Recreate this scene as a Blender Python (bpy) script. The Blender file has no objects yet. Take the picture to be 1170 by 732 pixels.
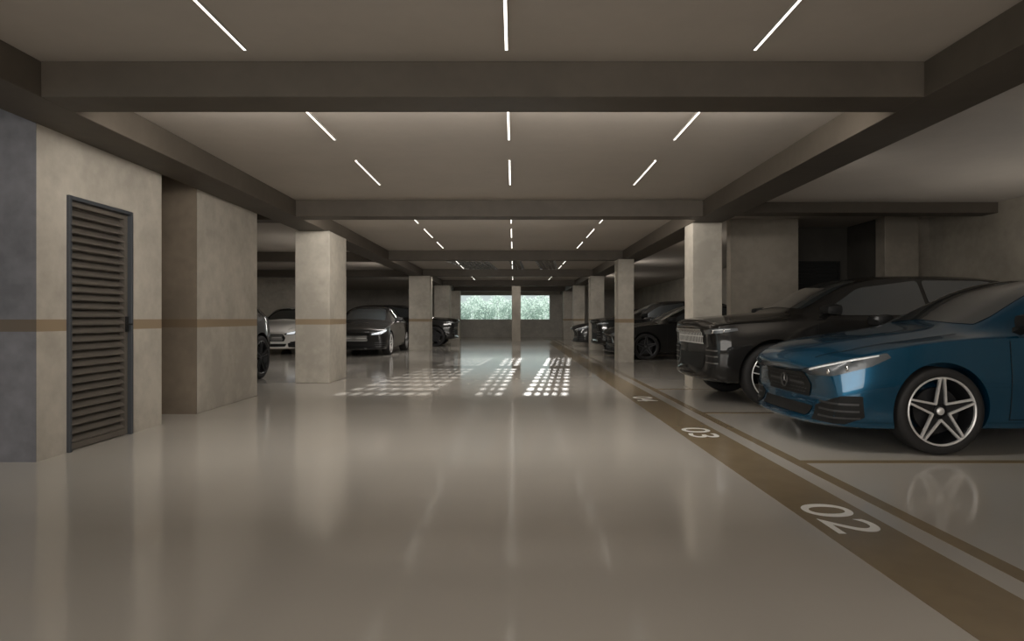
import bpy, bmesh, math, random
from mathutils import Vector, Matrix
from mathutils.bvhtree import BVHTree
random.seed(4)
S = bpy.context.scene
COL = S.collection
S.view_settings.view_transform = 'Standard'
PI = math.pi
H = 1.05          # camera height
ZC = 2.71         # ceiling
ZB = 2.48         # beam soffit

# ------------------------------------------------------------------ materials
def new_mat(name):
    m = bpy.data.materials.new(name); m.use_nodes = True
    nt = m.node_tree
    return m, nt, nt.nodes['Principled BSDF']

def mat(name, col, rough=.5, metal=0, var=0.0, scale=3.0, coat=0, spec=.5, bump=0, emit=None, estr=0):
    m, nt, b = new_mat(name)
    c4 = (*col, 1)
    b.inputs['Base Color'].default_value = c4
    b.inputs['Roughness'].default_value = rough
    b.inputs['Metallic'].default_value = metal
    b.inputs['Specular IOR Level'].default_value = spec
    b.inputs['Coat Weight'].default_value = coat
    b.inputs['Coat Roughness'].default_value = .03
    tc = nt.nodes.new('ShaderNodeTexCoord')
    nz = nt.nodes.new('ShaderNodeTexNoise'); nz.inputs['Scale'].default_value = scale; nz.inputs['Detail'].default_value = 6
    nt.links.new(tc.outputs['Object'], nz.inputs['Vector'])
    if var:
        rp = nt.nodes.new('ShaderNodeValToRGB')
        rp.color_ramp.elements[0].position = .3; rp.color_ramp.elements[1].position = .7
        rp.color_ramp.elements[0].color = (*[c*(1-var) for c in col], 1)
        rp.color_ramp.elements[1].color = (*[min(1, c*(1+var)) for c in col], 1)
        nt.links.new(nz.outputs['Fac'], rp.inputs['Fac'])
        nt.links.new(rp.outputs['Color'], b.inputs['Base Color'])
    if bump:
        bp = nt.nodes.new('ShaderNodeBump'); bp.inputs['Strength'].default_value = bump; bp.inputs['Distance'].default_value = .01
        nt.links.new(nz.outputs['Fac'], bp.inputs['Height']); nt.links.new(bp.outputs['Normal'], b.inputs['Normal'])
    if emit:
        b.inputs['Emission Color'].default_value = (*emit, 1); b.inputs['Emission Strength'].default_value = estr
    return m

def concrete(name, col, var=.12, band=None, zlo=.955, zhi=1.045, rough=.6):
    m, nt, b = new_mat(name)
    L = nt.links.new; N = nt.nodes.new
    geo = N('ShaderNodeNewGeometry')
    n1 = N('ShaderNodeTexNoise'); n1.inputs['Scale'].default_value = 1.3; n1.inputs['Detail'].default_value = 8; n1.inputs['Roughness'].default_value = .62
    n2 = N('ShaderNodeTexNoise'); n2.inputs['Scale'].default_value = 9; n2.inputs['Detail'].default_value = 5
    L(geo.outputs['Position'], n1.inputs['Vector']); L(geo.outputs['Position'], n2.inputs['Vector'])
    mx = N('ShaderNodeMath'); mx.operation = 'MULTIPLY_ADD'; mx.inputs[1].default_value = .35
    L(n2.outputs['Fac'], mx.inputs[0]); L(n1.outputs['Fac'], mx.inputs[2])
    rp = N('ShaderNodeValToRGB')
    rp.color_ramp.elements[0].position = .54; rp.color_ramp.elements[1].position = .82
    rp.color_ramp.elements[0].color = (*[c*(1-var) for c in col], 1)
    rp.color_ramp.elements[1].color = (*[min(1, c*(1+var)) for c in col], 1)
    L(mx.outputs[0], rp.inputs['Fac'])
    out = rp.outputs['Color']
    if band:
        sp = N('ShaderNodeSeparateXYZ'); L(geo.outputs['Position'], sp.inputs[0])
        g = N('ShaderNodeMath'); g.operation = 'GREATER_THAN'; g.inputs[1].default_value = zlo
        l = N('ShaderNodeMath'); l.operation = 'LESS_THAN'; l.inputs[1].default_value = zhi
        L(sp.outputs['Z'], g.inputs[0]); L(sp.outputs['Z'], l.inputs[0])
        mu = N('ShaderNodeMath'); mu.operation = 'MULTIPLY'; L(g.outputs[0], mu.inputs[0]); L(l.outputs[0], mu.inputs[1])
        mc = N('ShaderNodeMix'); mc.data_type = 'RGBA'
        L(mu.outputs[0], mc.inputs['Factor']); L(out, mc.inputs['A']); mc.inputs['B'].default_value = (*band, 1)
        out = mc.outputs['Result']
    L(out, b.inputs['Base Color'])
    b.inputs['Roughness'].default_value = rough
    b.inputs['Specular IOR Level'].default_value = .3
    bp = N('ShaderNodeBump'); bp.inputs['Strength'].default_value = .08; bp.inputs['Distance'].default_value = .01
    L(n2.outputs['Fac'], bp.inputs['Height']); L(bp.outputs['Normal'], b.inputs['Normal'])
    return m

BAND = (.275, .21, .138)
M = {}
M['wall'] = concrete('wall_concrete', (.42, .387, .333), .15, BAND)
M['wall_daylight_tint'] = concrete('wall_daylight_tint_concrete', (.17, .165, .18), .22, (.13, .10, .075))  # bluish tint of the daylight put into the wall colour
M['wall_grey'] = concrete('wall_grey_concrete', (.42, .395, .355), .12)
M['wall_shade'] = concrete('wall_shaded_concrete', (.25, .222, .185), .14)  # darker copy of the wall with shade put into its colour
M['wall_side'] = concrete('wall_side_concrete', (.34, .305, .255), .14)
M['recess_shade'] = concrete('recess_shade_concrete', (.055, .05, .043), .12)  # shade inside the right recess put into the colour
M['pier_shade'] = concrete('pier_shade_concrete', (.17, .138, .104), .14, (.13, .095, .06))  # shade of the pier front put into the colour
M['ceiling'] = concrete('ceiling_concrete', (.39, .352, .31), .03)
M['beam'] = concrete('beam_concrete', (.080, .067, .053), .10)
M['blade'] = concrete('blade_metal', (.13, .118, .10), .05)
M['stripe'] = mat('stripe_paint', (.26, .20, .124), .2, var=.05, scale=6)
M['white_paint'] = mat('white_floor_paint', (.92, .91, .87), .3, var=.02)
M['metal_dark'] = mat('dark_door_metal', (.115, .101, .085), .5, .1, var=.08, scale=8)
M['frame_blue'] = mat('door_frame_metal', (.06, .066, .075), .4, .2)
M['housing'] = mat('lamp_housing', (.4, .37, .33), .5)
M['lamp'] = mat('lamp_diffuser', (1, .96, .9), .5, emit=(1, .95, .87), estr=2.8)
M['grille_metal'] = mat('window_bar_metal', (.45, .47, .45), .5)
# glossy epoxy floor
m, nt, b = new_mat('epoxy_floor')
N = nt.nodes.new; L = nt.links.new
geo = N('ShaderNodeNewGeometry')
n1 = N('ShaderNodeTexNoise'); n1.inputs['Scale'].default_value = .5; n1.inputs['Detail'].default_value = 5
L(geo.outputs['Position'], n1.inputs['Vector'])
rp = N('ShaderNodeValToRGB'); rp.color_ramp.elements[0].position = .3; rp.color_ramp.elements[1].position = .7
rp.color_ramp.elements[0].color = (.485, .455, .41, 1); rp.color_ramp.elements[1].color = (.51, .479, .433, 1)
L(n1.outputs['Fac'], rp.inputs['Fac']); L(rp.outputs['Color'], b.inputs['Base Color'])
r2 = N('ShaderNodeMapRange'); r2.inputs['To Min'].default_value = .10; r2.inputs['To Max'].default_value = .13
L(n1.outputs['Fac'], r2.inputs['Value']); L(r2.outputs['Result'], b.inputs['Roughness'])
b.inputs['Specular IOR Level'].default_value = .6
M['floor'] = m
# leaves, paled by haze put into their colour
m, nt, b = new_mat('leaf')
b.inputs['Base Color'].default_value = (.58, .67, .62, 1); b.inputs['Roughness'].default_value = .6
tr = nt.nodes.new('ShaderNodeBsdfTranslucent'); tr.inputs['Color'].default_value = (.62, .73, .67, 1)
ms = nt.nodes.new('ShaderNodeMixShader'); ms.inputs[0].default_value = .5
nt.links.new(b.outputs[0], ms.inputs[1]); nt.links.new(tr.outputs[0], ms.inputs[2])
nt.links.new(ms.outputs[0], nt.nodes['Material Output'].inputs[0])
M['leaf'] = m
M['bark'] = mat('bark', (.22, .24, .20), .9, var=.2, scale=10)
M['grass'] = mat('grass', (.42, .47, .41), .9, var=.3, scale=2)
# cars
M['blue'] = mat('blue_car_paint', (.004, .082, .165), .27, .68, coat=1)
M['black'] = mat('black_car_paint', (.008, .0075, .007), .5, 0, coat=.8, spec=.15)
M['grey'] = mat('grey_car_paint', (.018, .017, .017), .4, .1, coat=.8, spec=.2)
M['white'] = mat('white_car_paint', (.90, .88, .85), .3, 0, coat=1)
M['trim'] = mat('black_plastic', (.011, .011, .011), .55, spec=.3)
M['glass'] = mat('dark_car_glass', (.028, .034, .038), .04, 0, spec=1, coat=1)
M['tyre'] = mat('tyre_rubber', (.014, .013, .013), .75, bump=.1, scale=40)
M['silver'] = mat('polished_alloy', (.76, .75, .74), .36, .45)
M['bright'] = mat('bright_grille_metal', (.78, .77, .75), .4, .1)
M['rimdark'] = mat('dark_alloy', (.016, .016, .018), .45, .3)
M['chrome'] = mat('chrome', (.75, .75, .75), .18, 1)
M['lens'] = mat('headlight_lens', (.10, .11, .12), .3, .3, spec=.6, coat=.3)
M['drl'] = mat('daytime_light', (.75, .76, .76), .3, .1, emit=(1, .97, .92), estr=.12)
M['drl_lit'] = mat('lit_daytime_light', (.8, .85, .9), .3, 0, emit=(.9, .95, 1), estr=.7)
M['red'] = mat('tail_light_red', (.25, .01, .008), .12, coat=1)
M['disc'] = mat('brake_steel', (.25, .24, .23), .4, .9)
M['dull'] = mat('dull_grey_metal', (.07, .07, .072), .4, .5)

# ------------------------------------------------------------------ helpers
def link(o): COL.objects.link(o); return o
def tag(o, label=None, cat=None, group=None, kind=None):
    if label: o['label'] = label
    if cat: o['category'] = cat
    if group: o['group'] = group
    if kind: o['kind'] = kind
    return o
def build(name, bm, mats, parent=None, smooth=None, loc=None):
    bmesh.ops.recalc_face_normals(bm, faces=bm.faces[:])
    me = bpy.data.meshes.new(name); bm.to_mesh(me); bm.free()
    for mm in (mats if isinstance(mats, (list, tuple)) else [mats]): me.materials.append(mm)
    if smooth is not None:
        me.shade_smooth()
        if smooth < 180: me.set_sharp_from_angle(angle=math.radians(smooth))
    o = link(bpy.data.objects.new(name, me))
    if parent: o.parent = parent
    if loc: o.location = loc
    return o
def empty(name, loc=(0, 0, 0), rz=0):
    o = link(bpy.data.objects.new(name, None)); o.location = loc; o.rotation_euler = (0, 0, rz); o.empty_display_size = .2
    return o
def box(bm, x0, x1, y0, y1, z0, z1, mi=0, bev=0):
    r = bmesh.ops.create_cube(bm, size=1)
    vs = r['verts']
    for v in vs:
        v.co = Vector(((x0+x1)/2+v.co.x*(x1-x0), (y0+y1)/2+v.co.y*(y1-y0), (z0+z1)/2+v.co.z*(z1-z0)))
    fs = set(f for v in vs for f in v.link_faces)
    for f in fs: f.material_index = mi
    if bev:
        es = list(set(e for v in vs for e in v.link_edges))
        bmesh.ops.bevel(bm, geom=es, offset=bev, segments=2, affect='EDGES', profile=.6)
    return vs
def lathe(bm, prof, seg=48, mi=0):       # profile (r, y) about the y axis
    rings = []
    for r, y in prof:
        rings.append([bm.verts.new((r*math.cos(2*PI*i/seg), y, r*math.sin(2*PI*i/seg))) for i in range(seg)])
    for a, b_ in zip(rings, rings[1:]):
        for i in range(seg):
            f = bm.faces.new((a[i], a[(i+1) % seg], b_[(i+1) % seg], b_[i])); f.material_index = mi
    return rings
def bar(bm, p, q, w, h, mi=0, nrm=Vector((0, 1, 0))):
    p = Vector(p); q = Vector(q); d = (q-p).normalized(); s = d.cross(nrm).normalized()*w/2; n = s.cross(d).normalized()*h/2
    vs = [bm.verts.new(c+a*s+b_*n) for c in (p, q) for a, b_ in ((-1, -1), (1, -1), (1, 1), (-1, 1))]
    for idx in ((0, 1, 2, 3), (7, 6, 5, 4), (0, 4, 5, 1), (1, 5, 6, 2), (2, 6, 7, 3), (3, 7, 4, 0)):
        f = bm.faces.new([vs[i] for i in idx]); f.material_index = mi
def struct(name, boxes, mt, bev=0, parent=None):
    bm = bmesh.new()
    for bx in boxes: box(bm, *bx, bev=bev)
    o = build(name, bm, mt, parent)
    if not parent: o['kind'] = 'structure'
    return o
def copy_tree(o, parent=None):
    c = o.copy(); COL.objects.link(c); c.parent = parent
    for ch in list(o.children): copy_tree(ch, c)
    return c
ORD = ['nearest the camera', 'second from the camera', 'third from the camera', 'fourth from the camera', 'fifth from the camera', 'sixth from the camera',
       'seventh from the camera', 'eighth from the camera', 'ninth from the camera', 'tenth from the camera', 'eleventh from the camera', 'twelfth from the camera', 'thirteenth from the camera', 'fourteenth from the camera', 'fifteenth from the camera']

# ------------------------------------------------------------------ setting
XL, XR, YB, YE = -9.6, 6.9, -3.0, 36.5
struct('floor', [(XL-.3, XR+.2, YB-.2, YE+.2, -.2, 0)], M['floor'])
# ceiling slab with three added louvred skylights, tapered to shape the sun patches
ZT = ZC+.09
Y0, Y1 = 16.45, 25.3
edges = [(XL-.3, XL-.3), (-2.25, -1.05), (-.90, -.22), (-.22, .10), (.12, .56), (.42, 1.25), (1.02, 1.85), (XR+.2, XR+.2)]
bm = bmesh.new()
box(bm, XL-.3, XR+.2, YB-.2, Y0, ZC, ZT)
box(bm, XL-.3, XR+.2, Y1, YE+5.6, ZC, ZT)  # runs on as an added unseen overhang that keeps sun off the far window
for i in range(0, 8, 2):
    vs = box(bm, 0, 1, Y0, Y1, ZC, ZT)
    for v in vs:
        e = edges[i] if v.co.x < .5 else edges[i+1]
        v.co.x = e[0] if v.co.y < (Y0+Y1)/2 else e[1]
build('ceiling', bm, M['ceiling'])['kind'] = 'structure'
for k, i in enumerate((1, 3, 5)):
    bm = bmesh.new(); y = Y0+.3
    while y < Y1-.1:
        t = (y-Y0)/(Y1-Y0)
        xa = edges[i][0]+(edges[i][1]-edges[i][0])*t; xb = edges[i+1][0]+(edges[i+1][1]-edges[i+1][0])*t
        box(bm, xa, xb, y, y+.05, ZC+.001, ZT); y += .62
    n_long, wd = ((6, .05), (2, .08), (4, .085))[k]
    for j in range(1, n_long+1):
        vs = box(bm, 0, 1, Y0, Y1, ZC+.005, ZT-.005)
        for v in vs:
            e = 0 if v.co.y < (Y0+Y1)/2 else 1
            f_ = j/(n_long+1)
            v.co.x = edges[i][e]+(edges[i+1][e]-edges[i][e])*f_+(v.co.x-.5)*wd
    build('window_%d' % (k+2), bm, M['blade'])['kind'] = 'structure'  # added unseen skylight louvres that stripe the sunlight
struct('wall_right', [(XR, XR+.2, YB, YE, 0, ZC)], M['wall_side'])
struct('wall_left', [(XL-.2, XL, 6.35, YE, 0, ZC)], M['wall'])
struct('wall_behind', [(-4.5, XR+.2, YB-.2, YB, 0, ZC)], M['wall'])
struct('wall_end', [(XL-.2, -3.25, YE, YE+.2, 0, ZC), (2.1, XR+.2, YE, YE+.2, 0, ZC), (-3.25, 2.1, YE, YE+.2, 0, .98), (-3.25, 2.1, YE, YE+.2, 2.42, ZC)], M['wall_grey'])
# room on the left: front face, door wall with its opening, back
struct('wall_left_front', [(XL-.2, -3.7, 4.68, 4.88, 0, ZC), (-3.7, -3.5, 4.68, 4.685, 0, ZC)], M['wall_daylight_tint'])
struct('wall_left_door', [(-3.7, -3.5, 4.685, 5.0, 0, ZC), (-3.7, -3.5, 5.84, 6.35, 0, ZC), (-3.7, -3.5, 5.0, 5.84, 2.02, ZC)], M['wall'])
struct('wall_left_room_back', [(XL, -3.7, 6.15, 6.35, 0, ZC)], M['wall'])
struct('wall_left_pier_shade', [(-4.4, -3.5, 7.04, 7.06, 0, ZC)], M['pier_shade'])  # thin sheet over the pier front with its shade painted in
struct('wall_left_rear', [(XL, -6.7, 23.6, 23.8, 0, ZC)], M['wall'])
# right partition beyond the cars
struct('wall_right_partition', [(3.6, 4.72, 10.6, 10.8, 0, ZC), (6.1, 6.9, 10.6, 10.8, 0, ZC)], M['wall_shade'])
struct('wall_right_recess', [(4.52, 4.72, 10.8, 11.8, 0, ZC), (4.72, 6.1, 11.6, 11.8, 0, ZC), (6.1, 6.3, 10.8, 11.8, 0, ZC), (6.05, 6.1, 10.62, 11.6, 0, ZC)], M['recess_shade'])
t = empty('wall_vent', (5.5, 11.56, 1.75)); tag(t, 'dark louvred vent in the shadowy wall recess behind the black car', 'vent')
bm = bmesh.new()
for bx in ((-.4, .4, -.02, .03, .30, .34), (-.4, .4, -.02, .03, -.34, -.30), (-.4, -.36, -.02, .03, -.30, .30), (.36, .4, -.02, .03, -.30, .30)): box(bm, *bx)
build('frame', bm, M['trim'], t)
bm = bmesh.new(); box(bm, -.36, .36, .02, .03, -.30, .30)
for i in range(10): box(bm, -.36, .36, -.005, .018, -.29+i*.058, -.26+i*.058)
build('louver', bm, M['trim'], t)

# door with louvres (in the plane X = -3.5)
bm = bmesh.new()
for bx in ((-3.6, -3.475, 5.0, 5.03, 0, 2.02), (-3.6, -3.475, 5.81, 5.84, 0, 2.02), (-3.6, -3.475, 5.03, 5.81, 1.99, 2.02)): box(bm, *bx, bev=.004)
dr = build('door_1', bm, M['frame_blue']); dr['kind'] = 'structure'
bm = bmesh.new()
box(bm, -3.58, -3.565, 5.035, 5.805, .01, 1.985)
for bx in ((-3.57, -3.51, 5.035, 5.07, .01, 1.985), (-3.57, -3.51, 5.765, 5.805, .01, 1.985), (-3.57, -3.51, 5.07, 5.765, 1.945, 1.985), (-3.57, -3.51, 5.07, 5.765, .01, .06)): box(bm, *bx)
n = 28
for i in range(n):
    z = .065+i*(1.87/n); vs = box(bm, -3.566, -3.512, 5.07, 5.765, z, z+.013)
    for v in vs:
        if v.co.x < -3.54: v.co.z += .046
build('louver_panel', bm, M['metal_dark'], dr)
bm = bmesh.new(); box(bm, -3.51, -3.495, 5.768, 5.80, .93, 1.07, bev=.004); bar(bm, (-3.50, 5.785, 1.0), (-3.455, 5.785, 1.0), .014, .014); bar(bm, (-3.46, 5.79, 1.0), (-3.46, 5.70, 1.0), .014, .014, nrm=Vector((0, 0, 1)))
build('door_handle', bm, M['trim'], dr)

# beams
def beam(x0, x1, y0, y1, label, z0=ZB):
    bm = bmesh.new(); box(bm, x0, x1, y0, y1, z0, ZC, bev=.006)
    o = build('ceiling_beam', bm, M['beam']); tag(o, label, 'beam'); return o
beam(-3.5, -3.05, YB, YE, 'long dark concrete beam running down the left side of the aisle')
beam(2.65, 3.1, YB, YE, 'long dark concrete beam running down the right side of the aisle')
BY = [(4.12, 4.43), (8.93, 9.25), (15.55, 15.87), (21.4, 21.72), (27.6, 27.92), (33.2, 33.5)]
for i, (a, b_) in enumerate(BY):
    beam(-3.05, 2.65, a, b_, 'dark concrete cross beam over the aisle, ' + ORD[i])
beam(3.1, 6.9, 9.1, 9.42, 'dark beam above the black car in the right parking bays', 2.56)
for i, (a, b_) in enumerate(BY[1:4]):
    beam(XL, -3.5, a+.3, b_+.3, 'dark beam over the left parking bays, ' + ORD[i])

# columns
def column(x0, x1, y0, y1, label, z1=ZB, mt='wall'):
    bm = bmesh.new(); box(bm, x0, x1, y0, y1, 0, z1, bev=.012)
    o = build('concrete_column', bm, M[mt]); tag(o, label, 'column'); return o
column(-4.4, -3.5, 7.06, 8.72, 'broad concrete pier beside the louvred door', ZC)
column(-3.56, -3.0, 10.4, 11.45, 'thick pale concrete column left of the aisle, in front of the dark sedan')
column(-3.5, -2.8, 21.3, 22.0, 'concrete column left of the aisle just right of the dark sedan')
column(-3.4, -2.75, 27.3, 28.0, 'far left concrete column, second beyond the dark sedan')
column(-3.4, -2.75, 32.6, 33.2, 'farthest concrete column on the left near the windows')
column(2.66, 3.1, 9.5, 9.95, 'concrete column rising behind the black car with the slatted metal grille')
column(2.5, 2.88, 15.3, 15.85, 'slim concrete column right of the aisle in front of the black sedan')
column(2.56, 3.02, 21.3, 21.85, 'concrete column right of the aisle beyond the far black car')
column(2.56, 3.05, 27.4, 27.95, 'distant concrete column on the right, next to last')
column(2.56, 3.05, 33.0, 33.5, 'farthest concrete column on the right near the end wall')
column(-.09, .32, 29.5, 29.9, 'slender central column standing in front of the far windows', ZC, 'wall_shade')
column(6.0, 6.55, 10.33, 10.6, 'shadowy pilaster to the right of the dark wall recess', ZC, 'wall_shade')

# far window frame
bm = bmesh.new()
for bx in ((-3.25, -3.19, YE+.03, YE+.12, .98, 2.42), (2.04, 2.1, YE+.03, YE+.12, .98, 2.42), (-3.19, 2.04, YE+.03, YE+.12, .98, 1.02), (-3.19, 2.04, YE+.03, YE+.12, 2.38, 2.42)): box(bm, *bx)
w = build('window_1', bm, M['grille_metal']); w['kind'] = 'structure'
# end-wall panel right of the window
bm = bmesh.new(); box(bm, 2.35, 3.15, YE-.05, YE, 0, 2.1)
d2 = build('door_2', bm, M['wall_grey']); d2['kind'] = 'structure'

# outside
o = struct('ground_outside', [(-60, 60, YE+.2, 140, -.25, -.05)], M['grass'])
def tree(x, y, h, r, label, n=1300):
    t = empty('broadleaf_tree', (x, y, -.05)); tag(t, label, 'tree', 'trees outside the far windows')
    bm = bmesh.new()
    bmesh.ops.create_cone(bm, cap_ends=True, segments=10, radius1=.09, radius2=.04, depth=h*.6, matrix=Matrix.Translation((0, 0, h*.3)))
    build('trunk', bm, M['bark'], t, 40)
    bm = bmesh.new()
    for i in range(n):
        while True:
            p = Vector((random.uniform(-1, 1), random.uniform(-1, 1), random.uniform(-1, 1)))
            if p.length < 1: break
        c = Vector((p.x*r, p.y*r, h*.55+p.z*h*.45))
        a = Vector((random.uniform(-1, 1), random.uniform(-1, 1), random.uniform(-1, 1))).normalized()
        b2 = a.orthogonal().normalized(); s = random.uniform(.09, .17)
        bm.faces.new([bm.verts.new(c+a*s), bm.verts.new(c+b2*s*.6), bm.verts.new(c-a*s), bm.verts.new(c-b2*s*.6)])
    build('foliage', bm, M['leaf'], t)
TL = 'leafy green tree seen through the bright window at the far end'
for x in (-6.6, -3.6, -.6, 2.4, 5.4):
    tree(x, 80+random.uniform(-.5, .5), random.uniform(3.2, 4.3), random.uniform(1.3, 1.45), TL, 1100)
for x in (-5.2, -2.2, .8, 3.8):
    tree(x, 85, random.uniform(3.8, 4.9), 1.45, TL, 1100)

# floor paint
def paint(name, x0, x1, y0, y1, label, cat, z=.003):
    bm = bmesh.new(); box(bm, x0, x1, y0, y1, .0005, z)
    return tag(build(name, bm, M['stripe']), label, cat)
paint('floor_stripe', 1.52, 1.90, -1, 33, 'wide brown painted stripe carrying the bay numbers along the aisle', 'floor marking')
paint('floor_line', 2.03, 2.12, -1, 33, 'thin brown painted line running beside the wide stripe', 'floor marking')
for i, (y, lb) in enumerate([(2.2, 'thin brown bay line nearest the camera on the right'), (4.64, 'thin brown bay line on the near side of the blue car'), (7.08, 'thin brown bay line between the blue car and the black car'),
                             (9.48, 'thin brown bay line on the far side of the tall black car'), (18.3, 'thin brown bay line between the two far black cars on the right')]):
    paint('bay_line', 2.12, 6.8, y, y+.09, lb, 'floor marking')
def number(txt, yc, label, off=.004):
    cu = bpy.data.curves.new('txt', 'FONT'); cu.body = txt; cu.extrude = 0; cu.offset = off
    ob = link(bpy.data.objects.new('txt', cu))
    bpy.context.view_layer.update()
    me = bpy.data.meshes.new_from_object(ob.evaluated_get(bpy.context.evaluated_depsgraph_get()))
    bpy.data.objects.remove(ob)
    xs = [v.co.x for v in me.vertices]; ys = [v.co.y for v in me.vertices]
    for v in me.vertices:
        v.co.x = ((v.co.x-min(xs))/(max(xs)-min(xs))-.5)*.50
        v.co.y = ((v.co.y-min(ys))/(max(ys)-min(ys))-.5)*.26
        v.co.z = 0
    me.name = 'bay_number'; me.materials.clear(); me.materials.append(M['white_paint'])
    o = link(bpy.data.objects.new('bay_number', me)); o.location = (1.71, yc, .0045); o.rotation_euler = (0, 0, -PI/2)
    tag(o, label, 'floor number')
number('02', 3.36, 'large white bay number 02 painted on the stripe beside the empty bay')
number('03', 5.88, 'white bay number 03 painted on the stripe in front of the blue car', .008)
number('04', 8.35, 'white bay number 04 painted on the stripe in front of the slatted metal grille', .016)

# ceiling lights
def make_light():
    t = empty('ceiling_light')
    bm = bmesh.new()
    for sx in (-1, 1): box(bm, sx*.0105-.002, sx*.0105+.002, -.6, .6, -.014, 0)
    box(bm, -.008, .008, -.6, .6, -.004, 0)
    build('housing', bm, M['housing'], t)
    bm = bmesh.new(); box(bm, -.008, .008, -.595, .595, -.013, -.005)
    build('diffuser', bm, M['lamp'], t)
    return t
rows = [.9, 3.33, 5.3, 7.28, 10.45, 12.4, 14.38, 16.9, 18.7, 20.5, 23.0, 24.8, 26.6, 29.2, 31.2]
proto = None
for nm, X in (('left', -1.65), ('middle', -.045), ('right', 1.48)):
    for i, y in enumerate(rows):
        if proto is None: proto = make_light(); o = proto
        else: o = copy_tree(proto)
        o.location = (X, y, ZC)
        tag(o, 'slim glowing linear ceiling light in the %s row, %s' % (nm, ORD[i]), 'ceiling light', 'linear ceiling lights over the aisle')

# ------------------------------------------------------------------ cars
def lerp(a, b, t): return a+(b-a)*t
def section(st):
    x, zb, zbelt, wb, wm, zt, wt, k = st[:8]
    cr = .05
    z8 = zt-cr
    z6 = zbelt+min(.03, .4*max(0, z8-zbelt)); y6 = wb-.045
    p = [(0, zb), (.7*wm, zb), (.94*wm, zb+.03), (.985*wm, zb+.14), (wm, zb+.58*(zbelt-zb)), (wb, zbelt), (y6, z6),
         (lerp(y6, wt, .8), lerp(z6, z8, .82)), (wt, z8), (wt*.68, zt-cr*.2), (0, zt)]
    return [Vector((x-k*(y/wm)**2, y, z)) for y, z in p]
def loft(stations):
    bm = bmesh.new(); rings = []; n = 11
    for st in stations:
        h = section(st)
        l = [bm.verts.new(c) for c in h]
        r = [l[0]]+[bm.verts.new((c.x, -c.y, c.z)) for c in h[1:-1]]+[l[-1]]
        rings.append((l, r))
    for (l0, r0), (l1, r1) in zip(rings, rings[1:]):
        for i in range(n-1):
            bm.faces.new((l0[i], l0[i+1], l1[i+1], l1[i])); bm.faces.new((r0[i+1], r0[i], r1[i], r1[i+1]))
    for l, r in (rings[0], rings[-1]):
        for i in range(n-1):
            vs = [l[i], l[i+1]]
            if r[i+1] is not l[i+1]: vs.append(r[i+1])
            if r[i] is not l[i]: vs.append(r[i])
            bm.faces.new(vs)
    bm.verts.index_update()
    cl = bm.edges.layers.float.new('crease_edge')
    for (l0, r0), (l1, r1) in zip(rings, rings[1:]):
        for i, c in ((5, .8), (8, .6), (9, .5), (2, .5), (4, .55)):
            for q0, q1 in ((l0, l1), (r0, r1)):
                e = bm.edges.get((q0[i], q1[i])); 
                if e: e[cl] = c
    bmesh.ops.recalc_face_normals(bm, faces=bm.faces[:])
    return bm
def evald(o):
    bpy.context.view_layer.update()
    return bpy.data.meshes.new_from_object(o.evaluated_get(bpy.context.evaluated_depsgraph_get()))
def body_mesh(sp):
    bm = loft(sp['st']); me = bpy.data.meshes.new('tmp'); bm.to_mesh(me); bm.free()
    o = link(bpy.data.objects.new('tmp', me))
    md = o.modifiers.new('s', 'SUBSURF'); md.levels = 2; md.render_levels = 2
    full = evald(o)
    bvh = BVHTree.FromPolygons([v.co.copy() for v in full.vertices], [list(p.vertices) for p in full.polygons])
    cb = bmesh.new(); ra = sp['R']+sp['gap']
    for xa in (sp['xf'], sp['xr']):
        for s in (-1, 1):
            y = s*(sp['wm']-.30+.5)
            bmesh.ops.create_cone(cb, cap_ends=True, segments=56, radius1=ra, radius2=ra, depth=1.0,
                                  matrix=Matrix.Translation((xa, y, sp['R']+.01)) @ Matrix.Rotation(PI/2, 4, 'X'))
    cm = bpy.data.meshes.new('cut'); cb.to_mesh(cm); cb.free(); co = link(bpy.data.objects.new('cut', cm))
    bo = o.modifiers.new('b', 'BOOLEAN'); bo.operation = 'DIFFERENCE'; bo.object = co; bo.solver = 'EXACT'
    me2 = evald(o)
    bpy.data.objects.remove(o); bpy.data.objects.remove(co)
    for p in me2.polygons:
        c = p.center; p.material_index = 0
        if p.normal.z < -.6 or c.z < sp['dark_z']: p.material_index = 1
        for xa in (sp['xf'], sp['xr']):
            if math.hypot(c.x-xa, c.z-sp['R']-.01) < ra-.0005 and (abs(c.y) < sp['wm']-.005): p.material_index = 1
            if math.hypot(c.x-xa, c.z-sp['R']-.01) < ra+.003 and abs(p.normal.y) < .2: p.material_index = 1
    me2.shade_smooth(); me2.set_sharp_from_angle(angle=math.radians(32))
    return me2, bvh
def rnd(pts, r=.3, n=4):
    pts = [Vector(p) for p in pts]; out = []
    for i, p in enumerate(pts):
        a = pts[i-1]; c = pts[(i+1) % len(pts)]
        da = (a-p); dc = (c-p); L_ = min(da.length, dc.length)*r
        q0 = p+da.normalized()*L_; q1 = p+dc.normalized()*L_
        for j in range(n+1):
            t = j/n; out.append(q0*(1-t)**2+p*2*t*(1-t)+q1*t*t)
    return out
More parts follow.
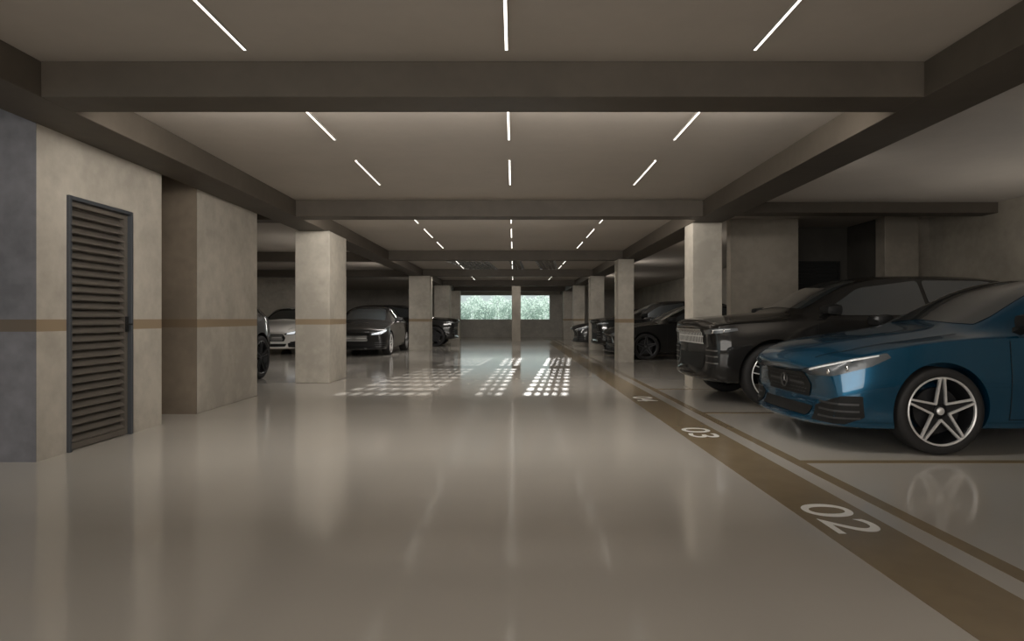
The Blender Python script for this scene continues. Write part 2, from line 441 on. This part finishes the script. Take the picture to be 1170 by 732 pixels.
def decal(name, bvh, pts, d, mt, parent, off=.005, h=.05, r=.25):
    d = Vector(d).normalized(); w = -d; u = Vector((0, 0, 1)).cross(w).normalized(); v = w.cross(u)
    pts = rnd(pts, r) if r else [Vector(p) for p in pts]
    uv = [(p.dot(u), p.dot(v)) for p in pts]
    bm = bmesh.new()
    bm.faces.new([bm.verts.new((a, b_, 0)) for a, b_ in uv])
    for ax in (0, 1):
        lo = min(p[ax] for p in uv); hi = max(p[ax] for p in uv); k = max(1, int((hi-lo)/h))
        for i in range(1, k+1):
            co = [0, 0, 0]; no = [0, 0, 0]; co[ax] = lo+(hi-lo)*i/(k+1); no[ax] = 1
            bmesh.ops.bisect_plane(bm, geom=bm.verts[:]+bm.edges[:]+bm.faces[:], plane_co=co, plane_no=no, dist=1e-6)
    bmesh.ops.triangulate(bm, faces=bm.faces[:])
    for vt in bm.verts:
        og = u*vt.co.x+v*vt.co.y+w*6
        hit, nn, i_, ds = bvh.ray_cast(og, d)
        if hit is None:
            hit, nn, i_, ds = bvh.find_nearest(u*vt.co.x+v*vt.co.y+w*(sum(p.dot(w) for p in pts)/len(pts)))
        if nn.dot(d) > 0: nn = -nn
        vt.co = hit + (w*.6+nn*.4).normalized()*off
    me = bpy.data.meshes.new(name); bm.to_mesh(me); bm.free(); me.materials.append(mt); me.shade_smooth()
    if me.polygons and sum(p.normal.dot(w)*p.area for p in me.polygons) < 0: me.flip_normals()
    o = link(bpy.data.objects.new(name, me)); o.parent = parent
    return o
def ribbon(bm, bvh, pts, d, wd=.006, off=.003):
    d = Vector(d).normalized(); prev = None
    dense = []
    for a, b_ in zip(pts, pts[1:]):
        a = Vector(a); b_ = Vector(b_); k = max(1, int((b_-a).length/.04))
        dense += [a.lerp(b_, i/k) for i in range(k)]
    dense.append(Vector(pts[-1]))
    P = []
    for p in dense:
        hit, nn, i_, ds = bvh.ray_cast(p-d*(4), d)
        if hit: P.append((hit-d*off, nn))
    row = []
    for i, (p, nn) in enumerate(P):
        t = (P[min(i+1, len(P)-1)][0]-P[max(i-1, 0)][0]).normalized()
        s = t.cross(nn).normalized()*wd/2
        row.append((bm.verts.new(p+s), bm.verts.new(p-s)))
    for (a, b_), (c, e) in zip(row, row[1:]): bm.faces.new((a, b_, e, c))

def make_wheel(sp, parent):
    R, rr = sp['R'], sp['rim']
    bm = bmesh.new()
    lathe(bm, [(rr-.004, .098), (rr-.02, .07), (rr-.035, -.09)], 48, 1)
    lathe(bm, [(rr+.004, .098), (rr+.004, .108), (rr-.002, .112), (rr-.010, .108), (rr-.011, .09)], 48, 0)
    hubp = [(.001, .080), (.03, .080), (.045, .076), (.05, .06), (.05, .02)]
    lathe(bm, hubp, 24, 1)
    for i in range(5):
        a = PI/2+2*PI*i/5+sp.get('turn', 0)
        def P(r, off, y): return Vector((r*math.cos(a)-off*math.sin(a), y, r*math.sin(a)+off*math.cos(a)))
        d0, d1 = sp['spoke']; r0 = sp['r0']
        for s in (-1, 1):
            bar(bm, P(r0, s*d0, .084), P(rr-.006, s*d1, .104), sp['sw'], .022, 0)
        vs = [bm.verts.new(P(r0, -d0, .078)), bm.verts.new(P(r0, d0, .078)), bm.verts.new(P(rr*.98, d1, .096)), bm.verts.new(P(rr*.98, -d1, .096))]
        f = bm.faces.new(vs); f.material_index = 1
    wh = build('wheel', bm, [M['silver'], M['rimdark']], parent, 35)
    bm = bmesh.new()
    lathe(bm, [(rr-.005, -.1), (rr+.012, -.112), (R-.03, -.114), (R-.008, -.1), (R, -.07), (R, .07), (R-.008, .1), (R-.03, .114), (rr+.012, .112), (rr-.0, .1)], 56)
    build('tyre', bm, M['tyre'], wh, 50)
    bm = bmesh.new(); lathe(bm, [(.001, .03), (rr*.68, .03), (rr*.68, .005), (.001, .005)], 40)
    build('brake_disc', bm, M['rimdark'], wh, 40)
    bm = bmesh.new(); lathe(bm, [(.001, .096), (.022, .095), (.030, .088), (.030, .075)], 20)
    build('hub_cap', bm, M['silver'], wh, 40)
    return wh

def make_car(sp, paint):
    root = empty('car')
    me, bvh = body_mesh(sp); me.name = 'body'
    me.materials.clear(); me.materials.append(paint); me.materials.append(M['trim'])
    body = link(bpy.data.objects.new('body', me)); body.parent = root
    F = (-1, 0, 0)
    wh = make_wheel(sp, root); first = True
    for xa in (sp['xf'], sp['xr']):
        for s in (1, -1):
            o = wh if first else copy_tree(wh, root); first = False
            o.location = (xa, s*(sp['wm']-.118), sp['R']); o.rotation_euler = (0, 0, 0 if s > 0 else PI)
    decal('windscreen', bvh, [(0, y, z) for y, z in sp['ws']], F, M['glass'], root, .005, .06, .15)
    decal('rear_window', bvh, [(0, y, z) for y, z in sp['rw']], (1, 0, 0), M['glass'], root, .005, .06, .15)
    for s in (1, -1):
        for poly in sp['sw_poly']:
            decal('side_window', bvh, [(x, s, z) for x, z in poly], (0, -s, 0), M['glass'], root, .005, .06, .12)
        hl = decal('headlight', bvh, [(x, s*y, z) for x, y, z in sp['hl']], (-.75, -s*.66, 0), M['lens'], root, .006, .03, .15)
        decal('daytime_light', bvh, [(x, s*y, z) for x, y, z in sp['drl']], (-.75, -s*.66, 0), M[sp.get('drlmat', 'drl')], hl, .010, .03, .1)
        for q in sp['proj']:
            hit, nn, i_, ds = bvh.ray_cast(Vector((q[0], s*q[1], q[2]))+Vector((.75, s*.66, 0))*3, Vector((-.75, -s*.66, 0)).normalized())
            if hit:
                bm = bmesh.new(); bmesh.ops.create_uvsphere(bm, u_segments=14, v_segments=8, radius=.028); 
                for v in bm.verts: v.co = hit+Vector((v.co.x*.45, v.co.y*.9, v.co.z*.9))
                build('projector_lens', bm, M['chrome'], hl, 60)
        decal('tail_light', bvh, [(x, s*y, z) for x, y, z in sp['tl']], (.75, -s*.66, 0), M['red'], root, .006, .04, .2)
        it = decal('side_intake', bvh, [(x, s*y, z) for x, y, z in sp['intake']], (-.8, -s*.6, 0), M['trim'], root, .005, .04, .08)
        for zz in sp['fins']:
            bm = bmesh.new()
            ribbon(bm, bvh, [(p[0], s*p[1], zz) for p in sp['finline']], (-.8, -s*.6, 0), .016, .012)
            build('intake_fin', bm, M[sp['finmat']], it)
        mx, my, mz = sp['mirror']
        bm = bmesh.new(); box(bm, -.10, .10, -.10, .10, -.065, .065, bev=.045)
        for v in bm.verts:
            v.co.y *= 1.15
            if v.co.x > 0: v.co.x *= .8; v.co.z *= .8
            v.co += Vector((mx, s*(my+.09), mz+.05))
        mo = build('wing_mirror', bm, M['trim'], root, 50)
        bm = bmesh.new(); bar(bm, (mx+.02, s*(my-.06), mz-.03), (mx, s*(my+.04), mz+.02), .07, .04)
        build('mirror_arm', bm, M['trim'], mo)
        for hx, hz in sp['handles']:
            hit, nn, i_, ds = bvh.ray_cast(Vector((hx, s*3, hz)), Vector((0, -s, 0)))
            bm = bmesh.new(); ya, yb = sorted((hit.y-s*.012, hit.y+s*.022))
            box(bm, hx-.1, hx+.1, ya, yb, hz-.013, hz+.013, bev=.006)
            build('door_handle', bm, [paint], root, 40)
        for pl in sp['seams']:
            bm = bmesh.new(); ribbon(bm, bvh, [(x, s*3, z) for x, z in pl], (0, -s, 0)); build('door_gap', bm, M['trim'], root)
        bm = bmesh.new(); ribbon(bm, bvh, [(x, s*y, 3) for x, y in sp['hood']], (0, 0, -1), .008); build('bonnet_gap', bm, M['trim'], root)
    # grille: metal slats on the tall car, a studded mesh on the others
    gr = decal('grille', bvh, [(0, y, z) for y, z in sp['grille']], F, M['trim'], root, .006, .04, .12)
    bm = bmesh.new(); g = sp['grille']; z0 = min(p[1] for p in g); z1 = max(p[1] for p in g)
    if sp['kind'] == 'suv':
        yy = -sp['gw'][0]+.02
        while yy <= sp['gw'][0]-.01:
            ribbon(bm, bvh, [(3, yy, z0+.012), (3, yy, z1-.012)], F, .028, .016); yy += .056
        for zz in (z0+.012, (z0+z1)/2, z1-.012): ribbon(bm, bvh, [(3, -sp['gw'][0]+.01, zz), (3, sp['gw'][0]-.01, zz)], F, .014, .015)
        build('grille_slats', bm, M['bright'], gr)
    else:
        zz = z0+.03; row = 0; prev_first = None
        while zz < z1-.02:
            t = (zz-z0)/(z1-z0); wid = lerp(sp['gw'][0], sp['gw'][1], t)-.03
            yy = -wid+(row % 2)*sp['gs']/2; last = None; first_s = None
            while yy <= wid:
                hit, nn, i_, ds = bvh.ray_cast(Vector((6, yy, zz)), Vector(F))
                if hit:
                    q = sp['gp']; c = hit+Vector((.010, 0, 0))
                    vs = [bm.verts.new(c+Vector((0, a*q*1.5, b_*q))) for a, b_ in ((1, 0), (0, 1), (-1, 0), (0, -1))]; tp = bm.verts.new(c+Vector((.008, 0, 0)))
                    for i in range(4): bm.faces.new((vs[i], vs[(i+1) % 4], tp))
                    if last: bm.faces.new((last[0], vs[2], vs[3]))
                    last = vs
                    if first_s is None: first_s = vs
                yy += sp['gs']
            if prev_first and first_s: bm.faces.new((prev_first[1], first_s[3], first_s[2]))
            prev_first = first_s
            zz += sp['gs']*.55; row += 1
        build('grille_mesh', bm, M[sp['gmat']], gr)
    if sp['emb']:
        hit, nn, i_, ds = bvh.ray_cast(Vector((6, 0, sp['embz'])), Vector(F)); c = hit+Vector((.022, 0, 0)); e = sp['emb']
        bm = bmesh.new()
        seg = 28
        ring = [[bm.verts.new(c+Vector((dx, rr*math.cos(2*PI*i/seg), rr*math.sin(2*PI*i/seg)))) for i in range(seg)] for rr, dx in ((e, 0), (e, .012), (e*.88, .012), (e*.88, 0))]
        for a, b_ in zip(ring, ring[1:]+ring[:1]):
            for i in range(seg): bm.faces.new((a[i], a[(i+1) % seg], b_[(i+1) % seg], b_[i]))
        for i in range(3):
            an = PI/2+2*PI*i/3; tip = c+Vector((.004, e*.9*math.cos(an), e*.9*math.sin(an))); sd = Vector((0, -math.sin(an), math.cos(an)))*e*.13
            b0 = bm.verts.new(c+Vector((.004, 0, 0))+sd); b1 = bm.verts.new(c+Vector((.004, 0, 0))-sd); tv = bm.verts.new(tip); cv = bm.verts.new(c+Vector((.016, 0, 0)))
            bm.faces.new((b0, cv, tv)); bm.faces.new((cv, b1, tv))
        build('emblem', bm, M['disc'], gr, 30)
        for s in (1, -1):
            bm = bmesh.new(); ribbon(bm, bvh, [(3, s*(e+.01), sp['embz']), (3, s*(sp['gw'][0]*.5+sp['gw'][1]*.5-.05), sp['embz'])], F, .02, .014)
            build('chrome_bar', bm, M[sp['barmat']], gr)
    decal('lower_intake', bvh, [(0, y, z) for y, z in sp['lower']], F, M['trim'], root, .005, .05, .15)
    return root

common_seams = lambda xa, xb, xc, zl, zh: [[(xa, zl), (xa, zh)], [(xb, zl), (xb, zh)], [(xc+.15, zl+.15), (xc, zl+.35), (xc, zh)], [(xa, zl), (xc+.15, zl)]]
HATCH = dict(kind='hatch', R=.338, rim=.262, gap=.030, xf=1.365, xr=-1.365, wm=.895, dark_z=.0, spoke=(.040, .015), r0=.052, sw=.016, turn=0, gmat='dull', barmat='dull',
    st=[(2.37, .24, .58, .69, .75, .665, .50, .21), (2.335, .19, .645, .77, .815, .742, .57, .22), (2.19, .17, .735, .825, .86, .818, .61, .20), (1.95, .165, .80, .857, .885, .875, .645, .15), (1.65, .165, .85, .868, .894, .918, .66, .10),
        (1.35, .17, .885, .874, .897, .956, .665, .08), (1.13, .17, .90, .874, .897, .988, .67, .11), (.97, .17, .905, .872, .897, 1.045, .66, .13), (.50, .17, .912, .872, .897, 1.295, .60, .12), (.16, .17, .917, .872, .897, 1.41, .565, .08),
        (-.35, .17, .925, .872, .897, 1.445, .55, .02), (-1.0, .17, .935, .868, .897, 1.43, .53, 0), (-1.45, .18, .95, .86, .892, 1.37, .51, -.04), (-1.75, .2, .95, .83, .87, 1.24, .49, -.1), (-1.92, .24, .90, .78, .83, 1.04, .52, -.14), (-2.02, .3, .82, .70, .76, .88, .5, -.16)],
    ws=[(-.61, 1.005), (0, 1.045), (.61, 1.005), (.61, 1.07), (.50, 1.355), (0, 1.39), (-.50, 1.355), (-.61, 1.07)],
    rw=[(-.5, 1.02), (.5, 1.02), (.42, 1.26), (-.42, 1.26)],
    sw_poly=[[(.76, .965), (.24, 1.265), (-.33, 1.345), (-.33, .97)], [(-.38, .97), (-.38, 1.345), (-.95, 1.34), (-1.3, 1.27), (-1.32, .99)]],
    hl=[(2.27, .46, .625), (2.15, .68, .692), (1.78, .865, .785), (1.75, .87, .75), (1.90, .865, .68), (2.13, .76, .60), (2.25, .50, .588)],
    drl=[(2.22, .54, .645), (2.14, .68, .683), (1.84, .86, .770), (1.84, .86, .759), (2.14, .68, .670), (2.22, .54, .632)],
    proj=[(2.12, .68, .632), (2.03, .78, .662)],
    tl=[(-1.9, .55, .92), (-1.75, .85, .95), (-1.75, .85, .82), (-1.9, .55, .80)],
    intake=[(2.25, .58, .345), (2.08, .80, .45), (1.96, .86, .45), (1.96, .86, .285), (2.08, .80, .225), (2.25, .58, .235)], fins=[.275, .33, .385], finline=[(2.22, .62), (1.98, .85)], finmat='dull',
    mirror=(.76, .92, .98), handles=[(-.15, .78), (-1.0, .80)], seams=common_seams(.84, -.36, -1.15, .27, .88), hood=[(1.13, .69), (1.5, .69), (1.95, .66), (2.18, .54)],
    grille=[(-.38, .605), (.38, .605), (.45, .50), (.40, .40), (-.40, .40), (-.45, .50)], gw=(.42, .38), gs=.055, gp=.008, emb=.062, embz=.505,
    lower=[(-.48, .33), (.48, .33), (.45, .25), (-.45, .25)])
def var(base, **k): d = dict(base); d.update(k); return d
SEDAN = var(HATCH, kind='sedan', drlmat='drl_lit', gmat='bright', barmat='bright', gp=.012,
    st=HATCH['st'][:11]+[(-.95, .17, .935, .868, .897, 1.415, .53, 0), (-1.35, .17, .95, .86, .895, 1.29, .51, -.02), (-1.7, .18, .95, .85, .89, 1.11, .56, -.05), (-1.95, .2, .945, .82, .87, 1.035, .60, -.1), (-2.22, .24, .92, .76, .81, .99, .56, -.14), (-2.32, .3, .82, .70, .75, .86, .5, -.16)],
    rw=[(-.52, 1.09), (.52, 1.09), (.45, 1.32), (-.45, 1.32)],
    sw_poly=[[(.76, .965), (.24, 1.265), (-.33, 1.345), (-.33, .97)], [(-.38, .97), (-.38, 1.345), (-.8, 1.33), (-1.25, 1.18), (-1.42, 1.03), (-1.3, .99)]],
    drl=[(2.24, .52, .64), (2.14, .68, .68), (1.90, .85, .75), (1.90, .85, .71), (2.14, .72, .62), (2.24, .52, .605)],
    tl=[(-2.25, .5, .90), (-2.0, .82, .92), (-2.0, .82, .80), (-2.25, .5, .78)])
SUV = dict(kind='suv', drlmat='drl', R=.378, rim=.285, gap=.045, xf=1.43, xr=-1.40, wm=.965, dark_z=.34, spoke=(.02, .045), r0=.03, sw=.013,
    st=[(2.30, .36, .885, .785, .83, .96, .58, .15), (2.275, .31, .935, .85, .885, 1.02, .64, .16), (2.18, .28, .978, .897, .928, 1.06, .675, .145), (1.95, .26, .995, .914, .95, 1.085, .69, .11), (1.6, .25, 1.01, .925, .96, 1.108, .70, .09),
        (1.35, .25, 1.025, .93, .966, 1.13, .71, .08), (1.18, .25, 1.03, .93, .966, 1.15, .71, .12), (1.04, .25, 1.035, .93, .966, 1.205, .70, .13), (.60, .25, 1.04, .93, .966, 1.455, .65, .12), (.28, .25, 1.045, .93, .966, 1.57, .63, .07),
        (-.25, .25, 1.055, .93, .966, 1.60, .62, .02), (-1.2, .25, 1.07, .93, .966, 1.59, .60, 0), (-1.65, .26, 1.09, .92, .955, 1.54, .59, -.03), (-2.0, .29, 1.09, .88, .92, 1.38, .58, -.1), (-2.15, .35, 1.02, .82, .88, 1.14, .60, -.15), (-2.25, .42, .92, .74, .82, 1.0, .55, -.18)],
    ws=[(-.64, 1.17), (0, 1.205), (.64, 1.17), (.64, 1.235), (.56, 1.515), (0, 1.545), (-.56, 1.515), (-.64, 1.235)],
    rw=[(-.55, 1.15), (.55, 1.15), (.48, 1.40), (-.48, 1.40)],
    sw_poly=[[(.86, 1.09), (.34, 1.42), (-.40, 1.515), (-.40, 1.095)], [(-.45, 1.095), (-.45, 1.515), (-1.2, 1.51), (-1.35, 1.485), (-1.35, 1.115)], [(-1.4, 1.12), (-1.4, 1.475), (-1.68, 1.42), (-1.85, 1.2)]],
    hl=[(2.23, .64, .91), (2.1, .82, .928), (1.88, .925, .938), (1.88, .935, .91), (2.06, .87, .877), (2.23, .65, .858)],
    drl=[(2.10, .80, .914), (1.94, .90, .928), (1.94, .90, .922), (2.10, .80, .907)],
    proj=[(2.1, .79, .892), (2.0, .87, .903)],
    tl=[(-2.1, .55, 1.02), (-1.9, .9, 1.05), (-1.9, .9, .95), (-2.1, .55, .92)],
    intake=[(2.22, .66, .70), (2.08, .86, .72), (2.04, .88, .50), (2.17, .72, .45)], fins=[.52, .60, .67], finline=[(2.22, .66), (2.07, .88)], finmat='disc',
    mirror=(.86, .98, 1.10), handles=[(-.2, .90), (-1.1, .92)], seams=common_seams(.93, -.43, -1.22, .36, 1.0), hood=[(1.18, .72), (1.5, .72), (1.95, .70), (2.16, .60)],
    grille=[(-.60, .93), (.60, .93), (.58, .735), (-.58, .735)], gw=(.57, .58), gs=.066, gp=.0155, emb=0, embz=-5,
    lower=[(-.56, .62), (.56, .62), (.50, .44), (-.50, .44)])

def recolour(root, old, new):
    for o in [root]+list(root.children_recursive):
        for sl in o.material_slots:
            if sl.material == old: sl.link = 'OBJECT'; sl.material = new
def put(root, x, y, rz, label): root.location = (x, y, 0); root.rotation_euler = (0, 0, rz); tag(root, label, 'car'); return root

blue = make_car(HATCH, M['blue'])
suv = make_car(SUV, M['black'])
sed = make_car(SEDAN, M['grey'])
put(blue, 4.65, 5.78, PI, 'metallic blue hatchback with five spoke silver wheels parked nearest the camera')
put(suv, 4.50, 8.42, PI, 'black sport utility car with a slatted metal grille parked beside the blue car')
put(sed, -4.45, 19.95, -PI/2, 'dark grey sedan facing the camera between two left columns')
c = copy_tree(suv); put(c, -5.37, 9.80, -PI/2, 'tall black car mostly hidden behind the pier beside the louvred door, one wheel showing'); recolour(c, M['silver'], M['dull'])
c = copy_tree(sed); put(c, -7.0, 20.5, -PI/2, 'white sedan at the back of the left bays'); recolour(c, M['grey'], M['white'])
c = copy_tree(suv); put(c, -4.4, 24.95, 0, 'dark compact car nosing into the aisle beyond the second left column'); recolour(c, M['silver'], M['rimdark']); recolour(c, M['bright'], M['dull'])
c = copy_tree(sed); put(c, 4.72, 17.05, PI, 'black sedan parked behind the slim right column'); recolour(c, M['grey'], M['black']); recolour(c, M['silver'], M['dull']); recolour(c, M['drl_lit'], M['lens']); recolour(c, M['bright'], M['dull'])
c = copy_tree(suv); put(c, 4.62, 19.5, PI, 'tall black car parked beyond the black sedan on the right'); recolour(c, M['silver'], M['dull']); recolour(c, M['bright'], M['dull'])
c = copy_tree(blue); put(c, 4.5, 24.2, PI, 'farthest dark car on the right side of the aisle'); recolour(c, M['blue'], M['grey']); recolour(c, M['silver'], M['dull'])

# ------------------------------------------------------------------ lights
sd = bpy.data.lights.new('sun', 'SUN'); sd.energy = 10.5; sd.angle = math.radians(.5); sd.color = (1, .98, .94)
so = link(bpy.data.objects.new('sun', sd)); so.location = (0, 60, 20)
so.rotation_euler = Vector((-.04, -1, -.338)).to_track_quat('-Z', 'Y').to_euler()
def area(name, loc, d, sx, sy, e, col=(1, .945, .875)):
    a = bpy.data.lights.new(name, 'AREA'); a.shape = 'RECTANGLE'; a.size = sx; a.size_y = sy; a.energy = e; a.color = col
    o = link(bpy.data.objects.new(name, a)); o.location = loc
    o.rotation_euler = Vector(d).to_track_quat('-Z', 'Y').to_euler()
area('bay_fill', (5.0, -.6, 1.9), (0, 0, 1), 1.6, 1.6, 48)  # unseen fill added behind the camera to lift the bay ceiling
area('bay_fill', (6.0, 7.1, .85), (0, 0, 1), 1.2, .4, 13)  # unseen fill added between the parked cars to lift the ceiling
area('behind_fill', (-.3, -2.7, 1.55), (0, 1, -.12), 7.0, 1.9, 190)  # broad unseen fill added behind the camera
# unseen fills added behind the cross beams to brighten the aisle
for (a, b_), e in zip(BY[:5], (88, 82, 55, 50, 26)):
    area('beam_fill', (-.2, b_+.06, 2.585), (0, 1, -.5), 5.0, .12, e)
# unseen fills added behind the long beams to brighten the parking bays
for y, e in ((2.4, 5), (6.7, 3), (13.0, 16), (18.6, 20), (24.5, 24)):
    area('bay_fill', (3.18, y, 2.515), (.92, 0, .39), .10, 3.2, e)
for y, e in ((13.6, 48), (18.8, 60), (25.0, 36)):
    area('bay_beam_fill', (-3.56, y, 2.59), (-1, 0, -.35), .12, 3.2, e)

W = bpy.data.worlds.new('World'); S.world = W; W.use_nodes = True
nt = W.node_tree; bg = nt.nodes['Background']
tc = nt.nodes.new('ShaderNodeTexCoord'); sp_ = nt.nodes.new('ShaderNodeSeparateXYZ'); rp = nt.nodes.new('ShaderNodeValToRGB')
nt.links.new(tc.outputs['Generated'], sp_.inputs[0]); nt.links.new(sp_.outputs['Z'], rp.inputs['Fac']); nt.links.new(rp.outputs['Color'], bg.inputs['Color'])
rp.color_ramp.elements[0].color = (.74, .87, .84, 1); rp.color_ramp.elements[1].color = (.62, .66, .74, 1)
bg.inputs['Strength'].default_value = .8

cd = bpy.data.cameras.new('Camera'); cam = link(bpy.data.objects.new('Camera', cd))
cam.location = (0, 0, H); cam.rotation_euler = (PI/2, 0, 0)
cd.sensor_width = 36; cd.lens = 36*730/1170; cd.shift_x = -2/1170; cd.shift_y = -2/1170; cd.clip_start = .05; cd.clip_end = 500
S.camera = cam
